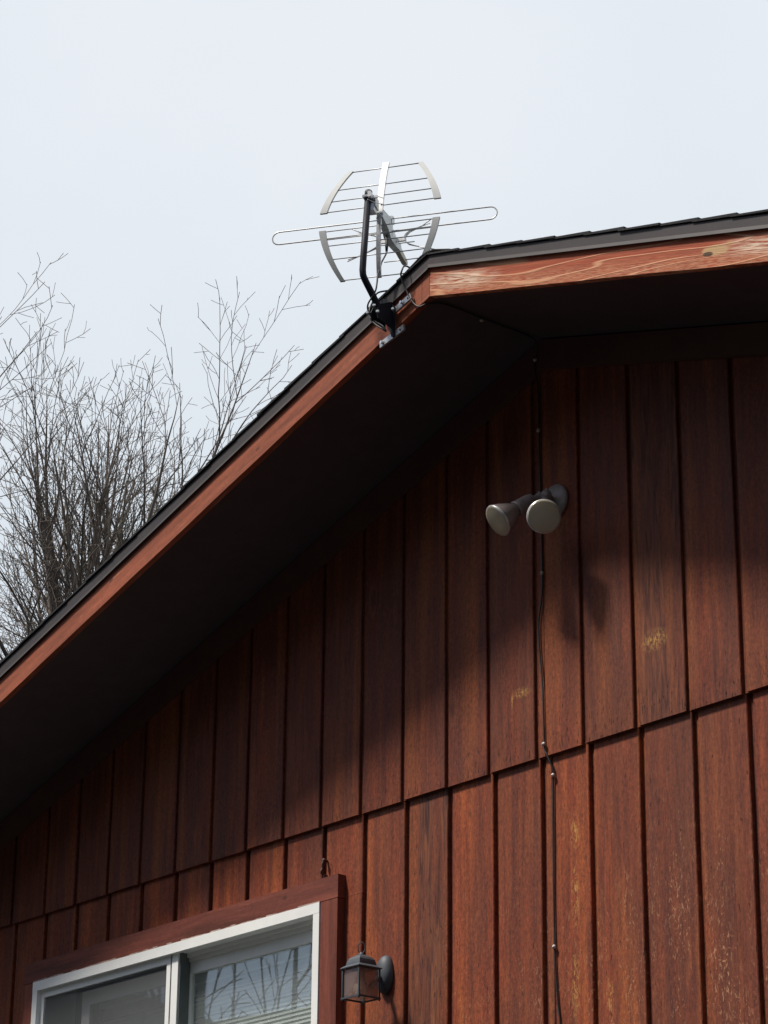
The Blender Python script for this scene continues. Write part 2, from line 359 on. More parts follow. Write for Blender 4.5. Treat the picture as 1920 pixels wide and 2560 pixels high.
CRM = m_simple('cream_plastic', (.52, .48, .38), .5, 0, .08, 40, .08)
BLK = m_simple('black_powder_coat', (.010, .012, .020), .6, 0, .15, 60, .1, .22)
RUB = m_simple('black_rubber', (.014, .014, .016), .55, 0, .2, 60, .1)
GAL = m_simple('galvanised_steel', (.46, .47, .48), .38, .7, .2, 50, .15)
BOLT = m_simple('bright_zinc_bolt', (.80, .80, .80), .25, .8, .05, 50, 0)
BRZ = m_simple('weathered_bronze_paint', (.32, .265, .255), .5, 0, .18, 50, .15)
IRON = m_simple('faded_black_iron', (.060, .072, .088), .62, 0, .25, 45, .2)
CLIP = m_simple('pale_cable_clip', (.42, .36, .35), .4, 0, .1, 80, 0)
ROOM = m_simple('dim_room_wall', (.30, .29, .27), .9, 0, .1, 3, 0)
CURT = m_simple('grey_curtain', (.10, .10, .12), .9, 0, .1, 10, .1)
GLS = m_glass('window_glass', (.92, .95, .94), .15, film=.13, filmcol=(.70, .74, .76))  # film paints a pale haze over the panes
GLD = m_glass('lantern_glass', (.86, .80, .77), .035, film=.34, filmcol=(.42, .33, .30))
GLB = m_glass('flood_bulb_glass', (.93, .92, .86), .06, .05, film=.62, filmcol=(.98, .88, .70))  # pale film paints in the brightness of lens reflections
SCR = m_mesh()
GRD = m_ground()
def m_lens():
    t = NT('pressed_glass_lens'); n = t.noise(t.mapping((30,)*3), 1, 4, .6); n2 = t.noise(t.mapping((9,)*3), 1, 3, .5)
    c = t.ramp(n, [(.3, (.50, .43, .32)), (.7, (.85, .75, .58))]); c = t.mix(t.ramp(n2, [(.45, 0), (.6, .5)]), c, (.70, .60, .46))
    return t.fin(c, .22, .15, t.bump(n, .3, .002), .5, **{'Coat Weight': .7, 'Coat Roughness': .08})
LENS = m_lens(); BOWL = m_simple('silvered_bulb_bowl', (.92, .82, .62), .45, .25, .12, 22, .6)
def m_bulb():
    t = NT('frosted_bulb'); return t.fin((.82, .82, .74), .4, 0, None, .5, **{'Subsurface Weight': .3})
BULB = m_bulb()

# ------------------------------------------------------------------ the ground
g = MB(); S_ = 900; n = 24
for i in range(n+1):
    for j in range(n+1):
        u = (i/n*2-1); q = (j/n*2-1); x = S_*abs(u)**2.2*(1 if u > 0 else -1); y = S_*abs(q)**2.2*(1 if q > 0 else -1)
        z = -3.80 - .25*(1 if y < -12 else 0)*0 + .04*math.sin(x*.3)*math.cos(y*.23)
        g.v.append(Vector((x, y, z)))
for i in range(n):
    for j in range(n): g.face((i*(n+1)+j, (i+1)*(n+1)+j, (i+1)*(n+1)+j+1, i*(n+1)+j+1), True)
go = g.build('ground', GRD); meta(go, 'dull winter lawn round the house', None, None, 'structure')

hl = MB(); hr_ = random.Random(2); NX, NY = 110, 16  # unseen hill shape, added to cut low sky light on the wall
for j in range(NY+1):
    for i in range(NX+1):
        th = math.radians(-178 + 196*i/NX); t_ = j/NY; rad_ = 26 + 30*t_
        z = -4.2 + 27*math.sin(min(1, t_*1.15)*math.pi/2)**1.0*(1 if j else 0) + (hr_.uniform(-1.6, 1.6) if j else 0)
        z = -4.2 + (z+4.2)*(min(1, i/8)*.48 + .52*min(1, max(0, (i-27)/10)))*min(1, max(.0, (NX-i)/8))
        hl.v.append(Vector((6 + rad_*math.cos(th)*1.1, 1 + rad_*math.sin(th), z)))
for j in range(NY):
    for i in range(NX): b_ = j*(NX+1)+i; hl.face((b_, b_+1, b_+NX+2, b_+NX+1))
meta(hl.build('unseen_hill_blocker', m_simple('hill_blocker_dark', (.030, .036, .020), .95, var=.4, scale=.6, bump=.6, spec=.1)), None, None, None, 'structure')

# ------------------------------------------------------------------ the house
K = .2032; XR, ZR, OV, PI_ = 2.90852, 1.31253, .46602, .30443
HALF = ZR / PI_; XL, XRT = XR-HALF, XR+HALF; DEPTH = 8.4; ZG = -3.76
def rake(x): return ZR - PI_*abs(x-XR)
house = empty('house', (XR, 0, ZG), 'red-brown stained plywood house gable with dark shingle roof and deep overhang', 'house')
rng = random.Random(5)
ku = [-.045, 1.045, 2.048, 3.05, 4.03, 5.071, 6.087, 7.054, 8.041, 9.007, 10.009, 11.006, 12.031, 12.971, 14.004, 14.978, 16.014, 17.006, 18.023]
kl = [k+.055 for k in range(0, 12)] + [12.04, 13.05, 14.06, 15.05, 16.05, 17.06, 18.06]
def ext(k): return [float(q) for q in range(-6, 0)] + k + [float(q) for q in range(19, 36)]
def board(mb, x0, x1, z0, ztop, yf, yb, rnd, wea, jit=.0009, bev=.0022):
    """one flat of the siding between two grooves; slightly uneven edges"""
    mb.setattr('board', rnd); mb.setattr('weather', wea)
    zt0, zt1 = ztop(x0), ztop(x1)
    nseg = max(1, int((max(zt0, zt1)-z0)/.09)); rings = []
    ja = jb = 0
    dz = rng.uniform(-.0018, .0018)
    for i in range(nseg+1):
        t = i/nseg; ja = .6*ja + rng.uniform(-jit, jit); jb = .6*jb + rng.uniform(-jit, jit)
        a, b = x0+ja, x1+jb; L = [(a, yb), (a, yf+bev), (a+bev, yf), (b-bev, yf), (b, yf+bev), (b, yb)]
        rings.append([Vector((x, y, (z0+dz)*(1-t) + t*(zt0 + (zt1-zt0)*(x-x0)/(x1-x0)))) for x, y in L])
    base = len(mb.v)
    for r in rings: mb.v += r
    for i in range(nseg):
        for k in range(6):
            l = (k+1) % 6; mb.face((base+i*6+k, base+i*6+l, base+(i+1)*6+l, base+(i+1)*6+k))
    mb.face([base+k for k in range(5, -1, -1)]); mb.face([base+nseg*6+k for k in range(6)])

WX0, WX1, WZ1, WZ0 = .203, 1.861, -.252, -1.45      # window frame outer edges
up = MB(); G = ext(ku); gw = .0190
for i in range(len(G)-1):
    a, b = G[i]*K+gw/2, G[i+1]*K-gw/2
    a = max(a, XL+.01)
    if b > XRT-.01: b = XRT-.01
    if b-a < .02 or max(rake(a), rake(b)) < .04: continue
    kk = G[i]
    wea = {15: .25, 16: .7, 9: .25, 11: .15, 17: .2}.get(round(kk), rng.choice([0, .1, .3, .2]))
    if round(kk) == 14:   # sheet joint: narrow batten strip left of the cable
        board(up, a, a+.0265, 0, lambda x: rake(x)+.03, .0012, .03, .35, 0); board(up, a+.0285, b, 0, lambda x: rake(x)+.03, 0, .03, .62, .1)
    else: board(up, a, b, 0, lambda x: max(rake(x)+.03, .02), 0 if i % 2 else .0008, .03, rng.random()*.42, wea)  # gable tones held darker than the lower wall, partly painted-in penumbra
up.setattr('board', .2); up.setattr('weather', 0)
up.prism([(XL, 0.002), (XRT, 0.002), (XRT, .02), (XR, ZR+.02), (XL, .02)], lambda x, z: Vector((x, .0115, z)), lambda x, z: Vector((x, .026, z)))
upo = up.build('gable_siding', SID, house, matrix=Matrix.Identity(4))
lo = MB(); G = ext(kl); gw = .0230
tones = {11: (.25, .95), 12: (.85, .05), 13: (.6, .15), 14: (.75, .12), 15: (.8, .25), 16: (.45, .25), 17: (.55, .3), 18: (.6, .1), 10: (.7, .1), 9: (.9, .05)}
for i in range(len(G)-1):
    a, b = G[i]*K+gw/2, G[i+1]*K-gw/2; a = max(a, XL+.01); b = min(b, XRT-.01)
    if b-a < .02: continue
    rnd, wea = tones.get(round(G[i]-.05), (rng.uniform(.4, 1), rng.choice([0, .1, .2])))
    def put(a, b, z0, z1, rnd=rnd, wea=wea): board(lo, a, b, z0, lambda x: z1, .0125, .045, rnd, wea)
    if round(G[i]-.05) == 14:
        put(a, a+.026, ZG+.1, .03, .3, 0); a += .029
    if b <= WX0 or a >= WX1: put(a, b, ZG+.1, .03)
    else:
        put(a, b, WZ1+.004, .03); put(a, b, ZG+.1, WZ0)
        if a < WX0-.01: put(a, WX0-.002, WZ0, WZ1+.004)
        if b > WX1+.01: put(WX1+.002, b, WZ0, WZ1+.004)
lo.setattr('board', .2); lo.setattr('weather', 0)
for (a, b, c, d) in ((XL, WX0-.003, ZG, .02), (WX1+.003, XRT, ZG, .02), (WX0-.003, WX1+.003, WZ1+.003, .02), (WX0-.003, WX1+.003, ZG, WZ0)):
    lo.box2((a, .0265, c), (b, .042, d))
loo = lo.build('wall_siding', SID, house, matrix=Matrix.Identity(4))
# other walls of the house
ow = MB()
for X0, sgn in ((XL, -1), (XRT, 1)):
    ow.setattr('board', .4); ow.setattr('weather', 0)
    ow.box2((X0-.0, .045, ZG), (X0-sgn*.10, DEPTH-.0, .02))
    y = .05
    while y < DEPTH-.2:
        ow.setattr('board', rng.random()); ow.box2((X0+sgn*.0005, y, ZG+.1), (X0+sgn*.012, y+K-.018, .0)); y += K
ow.setattr('board', .5)
ow.prism([(XL, ZG), (XRT, ZG), (XRT, .0), (XR, ZR), (XL, .0)], lambda x, z: Vector((x, DEPTH+.001, z)), lambda x, z: Vector((x, DEPTH+.1, z)))
ow.build('side_and_back_siding', SID, house)
fdn = MB(); fdn.box2((XL+.02, .02, ZG-.4), (XRT-.02, DEPTH, ZG+.1))
fdn.build('foundation', m_simple('concrete_foundation', (.25, .24, .23), .9, var=.15, scale=10), house)

# roof: soffit, deck, boards, drip edge, shingles
EX = .46; cosr = 1/math.sqrt(1+PI_**2)
sof = MB()
for s in (-1, 1):
    xe = XR + s*(HALF+EX)
    for (y0, y1, hi) in ((-OV+.0205, DEPTH+OV-.0205, .132),):
        sof.prism([(XR, ZR+.004), (xe, rake(xe)+.004), (xe, rake(xe)+hi), (XR, ZR+hi)], lambda x, z, y=y0: Vector((x, y, z)), lambda x, z, y=y1: Vector((x, y, z)))
sof.build('soffit', SOF, house)
fr = MB()
for s in (-1, 1):
    x0, x1 = XR, XR+s*HALF*.985; d = .098
    fr.prism([(x0, ZR-.002), (x1, rake(x1)-.002), (x1, rake(x1)-d), (x0, ZR-d)], lambda x, z: Vector((x, -.0195, z)), lambda x, z: Vector((x, -.0012, z)))
fr.build('frieze_board', FRZ, house)
ang = math.atan(PI_)
def rake_board(s, xa, xb, mat, ztop=.128, y0=-OV, y1=-OV+.02, z0=0.0, yf=None):
    M = Matrix.Translation((XR, -OV, ZR)) @ Matrix.Rotation(ang if s > 0 else -ang, 4, 'Y')
    b = MB(); N = 40 if abs(xb-xa) > 1 else 6
    xs = [xa+(xb-xa)*i/N for i in range(N+1)]
    for x in xs:
        j = rng.uniform(-.0008, .0008)
        for (y, z) in ((y0+.0015, z0+j), (y0, z0+.0015+j), (y0, ztop), (y1, ztop), (y1, z0+j)): b.v.append(Vector((x, y, rake(x)+z)))
    for i in range(N):
        for k in range(5): b.face((i*5+k, i*5+(k+1) % 5, (i+1)*5+(k+1) % 5, (i+1)*5+k))
    b.face(range(4, -1, -1)); b.face([N*5+k for k in range(5)])
    return b.build('rake_board', mat, house, matrix=M)
rb = rake_board(-1, XR-.0008, 2.8735, TRX); rb['label'] = 'short red-painted rake board piece left of the peak'
rb = rake_board(-1, 2.8722, XL-EX, TRX); rb['label'] = 'long evenly red-painted left rake board'
rb = rake_board(1, XR+.0008, XRT+EX, WEA); rb['label'] = 'weathered right rake board with bare wood grain and a large knot'
# eave boards
for s in (-1, 1):
    eb = MB(); xe = XR+s*(HALF+EX); eb.box2((xe+s*.0005, -OV+.02, rake(xe)-.01), (xe+s*.02, DEPTH+OV-.02, rake(xe)+.128))
    eb.build('eave_board', TRX, house)
def drip(s):
    b = MB(); xs = [XR + s*(HALF+EX+.01)*i/30 for i in range(31)]; z0 = .0925 if s > 0 else .088
    prof = [(-OV-.004, z0+.003), (-OV-.0085, z0-.001), (-OV-.0095, z0), (-OV-.0072, z0+.011), (-OV-.0065, .1335), (-OV+.03, .1335), (-OV+.03, .1325), (-OV-.005, .1325), (-OV-.0055, z0+.011)]
    P = len(prof)
    for x in xs:
        for y, z in prof: b.v.append(Vector((x, y, rake(x)+z)))
    for i in range(30):
        for k in range(P): b.face((i*P+k, i*P+(k+1) % P, (i+1)*P+(k+1) % P, (i+1)*P+k))
    b.face(range(P)); b.face([30*P+k for k in range(P)])
    return b.build('drip_edge', DRIP, house)
drip(-1); drip(1)
def shingles(s):
    b = MB(); slope = Vector((s*cosr, 0, -PI_*cosr)); nrm = Vector((s*PI_*cosr, 0, cosr)); O = Vector((XR, 0, ZR+.1345))
    ex = .143; tot = (HALF+EX+.02)/cosr; k = 0
    L = tot
    while L > .02:
        s0, s1 = max(0, L-ex-.02), L
        y = -OV-.0125 + rng.uniform(-.0015, .0015); first = True
        while y < DEPTH+OV+.02:
            wd = rng.uniform(.12, .33); th = .0048+rng.choice([0, .001, .002]) + (.0015 if first else 0)
            y1 = min(y+wd, DEPTH+OV+.02); jj = rng.uniform(-.003, .003)
            b.setattr('tab', rng.random())
            pr = [(s0, .001), (s1+jj, .0045), (s1+jj, .0045+th), (s0, .0035+th*.4)]
            if first:   # the rake edge: a slightly drooping, ragged end
                dr = rng.uniform(.0, .0015)
                A = lambda p, q, y=y, dr=dr: O + slope*p + nrm*(q-dr) + Vector((0, y, 0))
            else: A = lambda p, q, y=y: O + slope*p + nrm*q + Vector((0, y, 0))
            b.prism(pr, A, lambda p, q, y=y1: O + slope*p + nrm*q + Vector((0, y-.0015, 0)))
            y = y1; first = False
        L -= ex
    return b.build('shingles', SHI, house)
shingles(-1); shingles(1)
rc = MB(); y = -OV-.013
while y < DEPTH+OV:
    rc.setattr('tab', rng.random()); y1 = y+.30; z0 = ZR+.1372; h = rng.uniform(0, .001)
    for s in (-1, 1):
        pts = []
        for yy, lift in ((y, .0045+h), (y1, .001)):
            for dx, dz in ((0, 0), (.03, -.003), (.105, -.105*PI_+.0005)):
                for t_ in (-.001, .003): pts.append(Vector((XR+s*dx, yy, z0+dz+lift+t_)))
        q = [(0, 1, 3, 2), (2, 3, 5, 4), (6, 8, 9, 7), (8, 10, 11, 9), (0, 2, 8, 6), (2, 4, 10, 8), (1, 7, 9, 3), (3, 9, 11, 5), (4, 5, 11, 10)]
        rc.add(pts, q)
    y += .14
rc.build('ridge_cap', SHI, house)

# ------------------------------------------------------------------ window (part of the house)
wc = ((WX0+WX1)/2, 0, (WZ0+WZ1)/2)
tr = MB(); T0, T1 = -.018, .012; tt = .178; tr.box2((.135, T0, WZ1+.001), (1.950, T1, -.1775))
trim = tr.build('window_trim', TRW, house)
for (a, b) in ((.135, WX0-.001), (WX1+.004, 1.948)):
    q = MB(); q.box2((a, T0+.001, WZ0-.09), (b, T1, WZ1-.0005)); q.build('side_casing', TRZ, trim)
q = MB(); q.box2((WX0, T0, WZ0-.09), (WX1+.003, T1, WZ0-.002)); q.build('bottom_casing', TRW, trim)
caulk = MB(); N = 60
for i in range(N):
    x0 = WX0+(WX1-WX0)*i/N; x1 = WX0+(WX1-WX0)*(i+1)/N; h = rng.uniform(.001, .0065)
    caulk.box2((x0, T0-.002, WZ1-.001), (x1, T0+.004, WZ1+h))
caulk.build('caulk_bead', m_simple('dried_caulk', (.40, .30, .25), .8, var=.3, scale=90, bump=.4), trim)
win = MB(); FY = -.021
def frame(mb, x0, x1, z0, z1, w_, y0, y1, wt=None):
    wt = wt or w_
    mb.box2((x0, y0, z1-wt), (x1, y1, z1)); mb.box2((x0, y0, z0), (x1, y1, z0+wt))
    mb.box2((x0, y0+.0004, z0+wt), (x0+w_, y1-.0004, z1-wt)); mb.box2((x1-w_, y0+.0004, z0+wt), (x1, y1-.0004, z1-wt))
frame(win, WX0, WX1, WZ0, WZ1, .031, FY, .0005, .033); frame(win, WX0+.001, WX1-.001, WZ0+.001, WZ1-.001, .032, .0012, .085, .030)
wf = win.build('window', VIN, house)
# right (recessed) track lip + sash
sa = MB(); sa.box2((1.083, .026, WZ1-.044), (WX1-.034, .0335, WZ1-.0312)); sa.box2((1.083, .0345, WZ1-.058), (WX1-.034, .0405, WZ1-.0312))
sa.build('track_rail', VIN, wf)
sr = MB(); frame(sr, 1.035, WX1-.050, WZ0+.05, WZ1-.052, .048, .042, .066, .044)
sash = sr.build('right_sash', VIN, wf)
gq = MB(); gq.box2((1.083, .052, WZ0+.09), (WX1-.098, .0555, WZ1-.096)); gq.build('pane', GLS, sash)
# centre: meeting stile and screen frame on the left
st = MB(); st.box2((1.047, -.0055, WZ0+.03), (1.082, .020, WZ1-.0275)); st.build('meeting_stile', VIN, wf)
gk = MB(); gk.box2((1.0365, -.001, WZ0+.03), (1.0465, .019, WZ1-.0275)); gk.box2((1.0825, .0, WZ0+.03), (1.088, .040, WZ1-.0275)); gk.build('gasket_strip', VIN2, wf)
sf = MB(); frame(sf, WX0+.031, 1.036, WZ0+.031, WZ1-.0285, .022, -.004, .012, .030); scr = sf.build('screen_frame', VIN, wf)
sm_ = MB(); sm_.box2((WX0+.053, .003, WZ0+.06), (1.014, .0036, WZ1-.0585)); sm_.build('screen_mesh', SCR, scr)
# slid-open sash seen behind the screen
ls = MB(); frame(ls, .430, 1.085, WZ0+.035, WZ1-.060, .05, .045, .060, .050); lsa = ls.build('left_sash', VIN, wf)
g2 = MB(); g2.box2((.480, .051, WZ0+.08), (1.035, .054, WZ1-.110)); g2.build('pane', GLS, lsa)
# jamb and dim room
rm = MB(); y0, y1 = .086, 2.6; a0, a1, b0, b1 = WX0-.0, WX1+.0, WZ0, WZ1
for (p, q) in (((-.9, .09, b0-.9), (-.88, y1, b1+.12)), ((3.0, .09, b0-.9), (3.02, y1, b1+.12)), ((-.9, .09, b1+.12), (3.02, y1, b1+.14)), ((-.9, .09, b0-.92), (3.02, y1, b0-.9)), ((-.9, y1, b0-.92), (3.02, y1+.02, b1+.14))):
    rm.box2(p, q)
rm.build('room', ROOM, house)
jb = MB()
frame(jb, WX0-.012, WX1+.012, WZ0-.012, WZ1+.012, .020, .0855, .16); jb.build('inner_jamb', VIN, wf)

# blind and curtain: things of their own behind the glass
bl = empty('window_blind', (1.3, .11, WZ1-.03), 'white mini blind lowered behind the right window pane', 'window blind')
hr = MB(); hr.box2((.47, .090, WZ1-.118), (1.83, .125, WZ1-.090)); hr.build('headrail', VIN, bl)
sl_ = MB(); z = WZ1-.126; 
while z > WZ0+.05:
    tilt = rng.uniform(1.02, 1.16); h = .0092; sag = rng.uniform(-.001, .001)
    P = []
    for i in range(13):
        x = .475+(1.35)*i/12; dz = math.sin(i*.9+z*40)*.0012
        for (yy, zz) in ((-h*math.cos(tilt), -h*math.sin(tilt)), (0, .0015), (h*math.cos(tilt), h*math.sin(tilt))): P.append(Vector((x, .108+yy, z+zz+dz+sag)))
    sl_.add(P, [(i*3+k, (i+1)*3+k, (i+1)*3+k+1, i*3+k+1) for i in range(12) for k in (0, 1)], True); z -= .0138
sl_.build('slats', BLI, bl, recalc=False)
cu = MB(); N = 40; P = []
for i in range(N+1):
    x = .16+.34*i/N; yy = .20+.02*math.sin(i*1.1)
    P += [Vector((x, yy, WZ0-.1)), Vector((x, yy, WZ1+.05))]
cu.add(P, [(2*i, 2*i+2, 2*i+3, 2*i+1) for i in range(N)], True)
co_ = cu.build('curtain', CURT, None, recalc=False)
meta(co_, 'dark grey curtain hanging inside the open left half of the window', 'curtain')

# ------------------------------------------------------------------ tv antenna
a_ = math.radians(-34.4); AN = Vector((math.sin(a_), math.cos(a_), 0)); AU = Vector((AN.y, -AN.x, 0)); AO = Vector((2.7474, -.583, 1.55)); UC = .025
def A(u, n_, z, c=UC): return AO + AU*(u+c) + AN*n_ + Vector((0, 0, z))
ant = empty('tv_antenna', (2.7474, -.50, 1.29), 'silver television antenna on a bent black mast clamped near the roof peak', 'antenna')
mast = smooth_path([(2.7474, -.522, 1.292), (2.7474, -.540, 1.331), (2.7474, -.566, 1.368)], 2) + [Vector(p) for p in ((2.7474, -.583, 1.391), (2.7474, -.5905, 1.404), (2.7474, -.5925, 1.420), (2.7474, -.5905, 1.46), (2.7474, -.575, 1.684))]
mb = MB(); mb.tube(mast, .0102, 16); mo = mb.build('mast', BLK, ant)
mb = MB(); mb.lathe((2.7474, -.5747, 1.680), (0, .06, 1), [(.0112, 0), (.0118, .002), (.0118, .012), (.010, .0155), (.004, .0175), (0, .018)], 16); mb.build('end_cap', RUB, mo)
def refl_n(z): return .055 + .8*z*z
UPPER = [(.2817, .107), (.209, .144), (.1635, .159), (.1235, .171)]
LOWER = [(.050, .171), (.021, .167), (-.001, .161), (-.0475, .144), (-.118, .111)]
def hw(z, T):
    T = sorted(T)
    for (z0, h0), (z1, h1) in zip(T, T[1:]):
        if z <= z1 or (z1, h1) == T[-1]: return h0+(h1-h0)*(z-z0)/(z1-z0)
def shw(z, up_):
    return .171 - (1.05*(z-.1235)+8.6*(z-.1235)**2*.9)*.23*(1.0)/.23*.17 if False else hw(z, UPPER if up_ else LOWER)
def reflector(T, up_):
    zs = [q[0] for q in T]; za, zb = max(zs), min(zs); roll = (.006 if up_ else -.006)
    r = MB()
    # centre channel of this half
    P = []; N = 14
    nz0 = zb-.004 if not up_ else .092; nz1 = za+.022 if up_ else .088
    for i in range(N+1):
        z = nz0+(nz1-nz0)*i/N; P.append((z, refl_n(z)))
    wv = .0098 if up_ else .0066
    for i in range(N+1):
        z, nn = P[i]; ww = wv
        for (du, dn) in ((-ww, -.006), (ww, -.006), (ww, .003), (-ww, .003)): r.v.append(A(du, nn+dn, z))
    for i in range(N):
        for k in range(4): r.face((i*4+k, i*4+(k+1) % 4, (i+1)*4+(k+1) % 4, (i+1)*4+k))
    r.face((0, 1, 2, 3)); r.face((N*4, N*4+1, N*4+2, N*4+3))
    root = r.build('reflector', WHT if up_ else GAL, ant, label='upper curved reflector half with a bright white spine' if up_ else 'lower curved reflector half with a grey spine')
    for s in (-1, 1):
        q = MB(); N = 16; wd = .0112 if up_ else .0108
        # quadratic side curve through first/mid/last
        ts = sorted(T); Z = [ts[0][0], ts[len(ts)//2][0], ts[-1][0]]; H = [ts[0][1], ts[len(ts)//2][1], ts[-1][1]]
        def L(z):
            o = 0
            for i in range(3):
                p = H[i]
                for j in range(3):
                    if i != j: p *= (z-Z[j])/(Z[i]-Z[j])
                o += p
            return o
        for i in range(N+1):
            z = zb-.003+(za-zb+.006)*i/N; u0 = s*(L(z)); d = wd*(.62 + .38*(1-abs(2*i/N-1)**2)) * (1.0 if up_ else 1.0); nn = refl_n(z)
            t_ = i/N
            d = wd*(1 - .28*(t_ if up_ else 1-t_))
            for (du, dn) in ((-d*.2, -.004), (d*1.8, -.004), (d*1.8, .004), (-d*.2, .004)): q.v.append(A(u0+s*du, nn+dn, z+roll*u0))
        for i in range(N):
            for k in range(4): q.face((i*4+k, i*4+(k+1) % 4, (i+1)*4+(k+1) % 4, (i+1)*4+k))
        q.face((0, 1, 2, 3)); q.face((N*4, N*4+1, N*4+2, N*4+3))
        q.build('side_rail', GREY, root)
        for z, _ in T:
            pass
        T2 = [(z, L(z)) for z, _ in T]
    for z, h in T2:
        q = MB(); nn = refl_n(z); q.tube([A(-h, nn, z-roll*h), A(0, nn, z), A(h, nn, z+roll*h)], .0019, 6); q.build('rod', ROD, root)
reflector(UPPER, True); reflector(LOWER, False)
# folded dipole (long flat loop)
q = MB(); P = []; zc, hz = .1035, .0215
for k in range(9): t_ = math.pi/2 - math.pi*k/8; P.append(A(.335+hz*math.cos(t_), .16, zc-.003+hz*math.sin(t_), 0.012))
for k in range(9): t_ = -math.pi/2 - math.pi*k/8; P.append(A(-.342+hz*math.cos(t_), .16, zc+.003+hz*math.sin(t_), 0.012))
q.tube(P, .0023, 8, closed=True); q.build('long_loop', ALU, ant)
# boom with its balun housing
q = MB(); bz = .070
q.prism([(.062, .106), (.160, .124), (.172, .096), (.235, .082), (.262, .088), (.268, .064), (.20, .052), (.15, .050), (.12, .070), (.058, .078)], lambda n_, z: A(-.011, n_, z), lambda n_, z: A(.011, n_, z))
hs = q.build('housing', HOUS, ant)
q = MB(); q.prism([(.150, .130), (.178, .138), (.178, .112), (.150, .106)], lambda n_, z: A(-.0135, n_, z), lambda n_, z: A(.0135, n_, z)); q.build('loop_saddle', GAL, hs)
q = MB(); q.prism([(.24, .088), (.345, .0735), (.352, .070), (.350, .060), (.335, .0575), (.235, .062)], lambda n_, z: A(-.0075, n_, z), lambda n_, z: A(.0075, n_, z)); q.build('boom', CRM, ant)
# bent wing elements
for s in (-1, 1):
    arc = [(.105, .112), (.080, .1035), (.055, .094), (.044, .084), (.0405, .073), (.043, .062), (.052, .052), (.072, .0435), (.094, .036)]
    q = MB()
    pr = [(A(s*u, .20, z), ) for u, z in arc]; N = len(arc)
    for i, (u, z) in enumerate(arc):
        ww = .0105*(1-abs(i-(N-1)/2)/((N-1)/2)) + .0015
        for dn in (-ww, ww): q.v.append(A(s*u, .20+dn, z+.0006)); q.v.append(A(s*u, .20+dn, z-.0006))
    for i in range(N-1):
        b = i*4; c = b+4
        q.add([], []); q.face((b, b+2, c+2, c)); q.face((b+1, c+1, c+3, b+3)); q.face((b, c, c+1, b+1)); q.face((b+2, b+3, c+3, c+2))
    wing = q.build('wing_element', WHT, ant)
    for (u0, z0, u1, z1, dn) in ((.095, .1085, .128, .1235, -.01), (.095, .1085, .118, .1215, .012), (.085, .0385, .146, .0215, .008), (.085, .0385, .138, .0165, -.012)):
        q = MB(); q.tube([A(s*u0, .20, z0), A(s*u1, .20+dn, z1)],   .0019, 5); q.build('whisker', WHT, wing)
    q = MB(); q.box(A(s*.027, .205, .073), (.016, .004, .006), (AU, AN, (0, 0, 1))); q.build('arm', WHT, wing)
for n_, z in ((.235, .077), (.325, .066)):
    q = MB(); q.tube([A(-.062, n_, z), A(.062, n_, z)], .0019, 6); q.build('director', ROD, ant)
# clamp round the mast
cl = MB(); cl.box(A(-.012, .030, .112), (.013, .018, .017), (AU, AN, (0, 0, 1))); cl.box(A(-.012, .020, .088), (.010, .016, .012), (AU, AN, (0, 0, 1)))
cl.box((2.7474, -.577, 1.672), (.0135, .0135, .0035), (AU, AN, (0, 0, 1))); clamp = cl.build('clamp', GAL, ant)
q = MB(); q.box(A(-.012, -.006, .124), (.0045, .008, .0095), (AU, AN, (0, 0, 1))); q.box(A(-.002, .004, .120), (.012, .003, .004), (AU, AN, (0, 0, 1))); q.build('saddle', WHT, clamp)
for dz, l in ((.106, .045), (.130, .036)):
    q = MB(); q.tube([A(-.017, -.012, dz), A(-.005, .01, dz), A(-.0+l*.6, .03, dz-.004)], .0013, 6); q.build('bolt', BOLT, clamp)
for (u, n_, z) in ((.016, .028, .104), (-.021, .02, .058)):
    q = MB(); q.lathe(A(u, n_, z), (0, 0, 1), [(.003, -.002), (.003, .002)], 6, False); q.build('nut', BOLT, clamp)
# foot on the rake board
ft = MB(); ft.prism([(2.690, 1.365), (2.716, 1.372), (2.752, 1.342), (2.768, 1.326), (2.769, 1.262), (2.766, 1.226), (2.757, 1.229), (2.748, 1.262), (2.722, 1.292), (2.700, 1.318)],
    lambda x, z: Vector((x, -.4875, z)), lambda x, z: Vector((x, -.4815, z)))
for xx in (2.728, 2.757): ft.prism([(-.4875, 1.345), (-.535, 1.322), (-.545, 1.300), (-.540, 1.275), (-.4875, 1.258)], lambda y, z, x=xx: Vector((x-.0022, y, z)), lambda y, z, x=xx: Vector((x+.0022, y, z)))
foot = ft.build('foot_plate', BLK, ant)
for (x0, z0, x1, z1) in ((2.694, 1.226, 2.806, 1.246), (2.722, 1.306, 2.838, 1.338)):
    dx = Vector((x1-x0, 0, z1-z0)).normalized(); c = Vector(((x0+x1)/2, -.4775, (z0+z1)/2)); L_ = Vector((x1-x0, 0, z1-z0)).length/2
    q = MB(); q.box(c, (L_, .0035, .0095), (dx, (0, 1, 0), dx.cross(Vector((0, 1, 0))))); stp = q.build('strap', GAL, ant)
    for t_ in ((-.72, .15, .72) if z0 < 1.3 else (.35, .78)):
        p = c + dx*L_*t_; big = t_ in (-.72, .35)
        q = MB(); q.lathe(p+Vector((0, -.0035, 0)), (0, -1, 0), [(.0068 if big else .0030, 0), (.0068 if big else .0030, .002)] + ([(.0052, .0022), (.0052, .009)] if big else []), 6 if big else 10, False); q.build('bolt', BOLT if big else RUB, stp)
for x, y, z in ((2.7523, -.549, 1.3145), (2.7887, -.508, 1.3017), (2.7674, -.548, 1.2889), (2.7205, -.548, 1.302)):
    q = MB(); q.lathe((x, y, z), (.5, -1, 0), [(.0052, 0), (.0052, .005), (.003, .007)], 6, False); q.build('bolt', BOLT, foot)

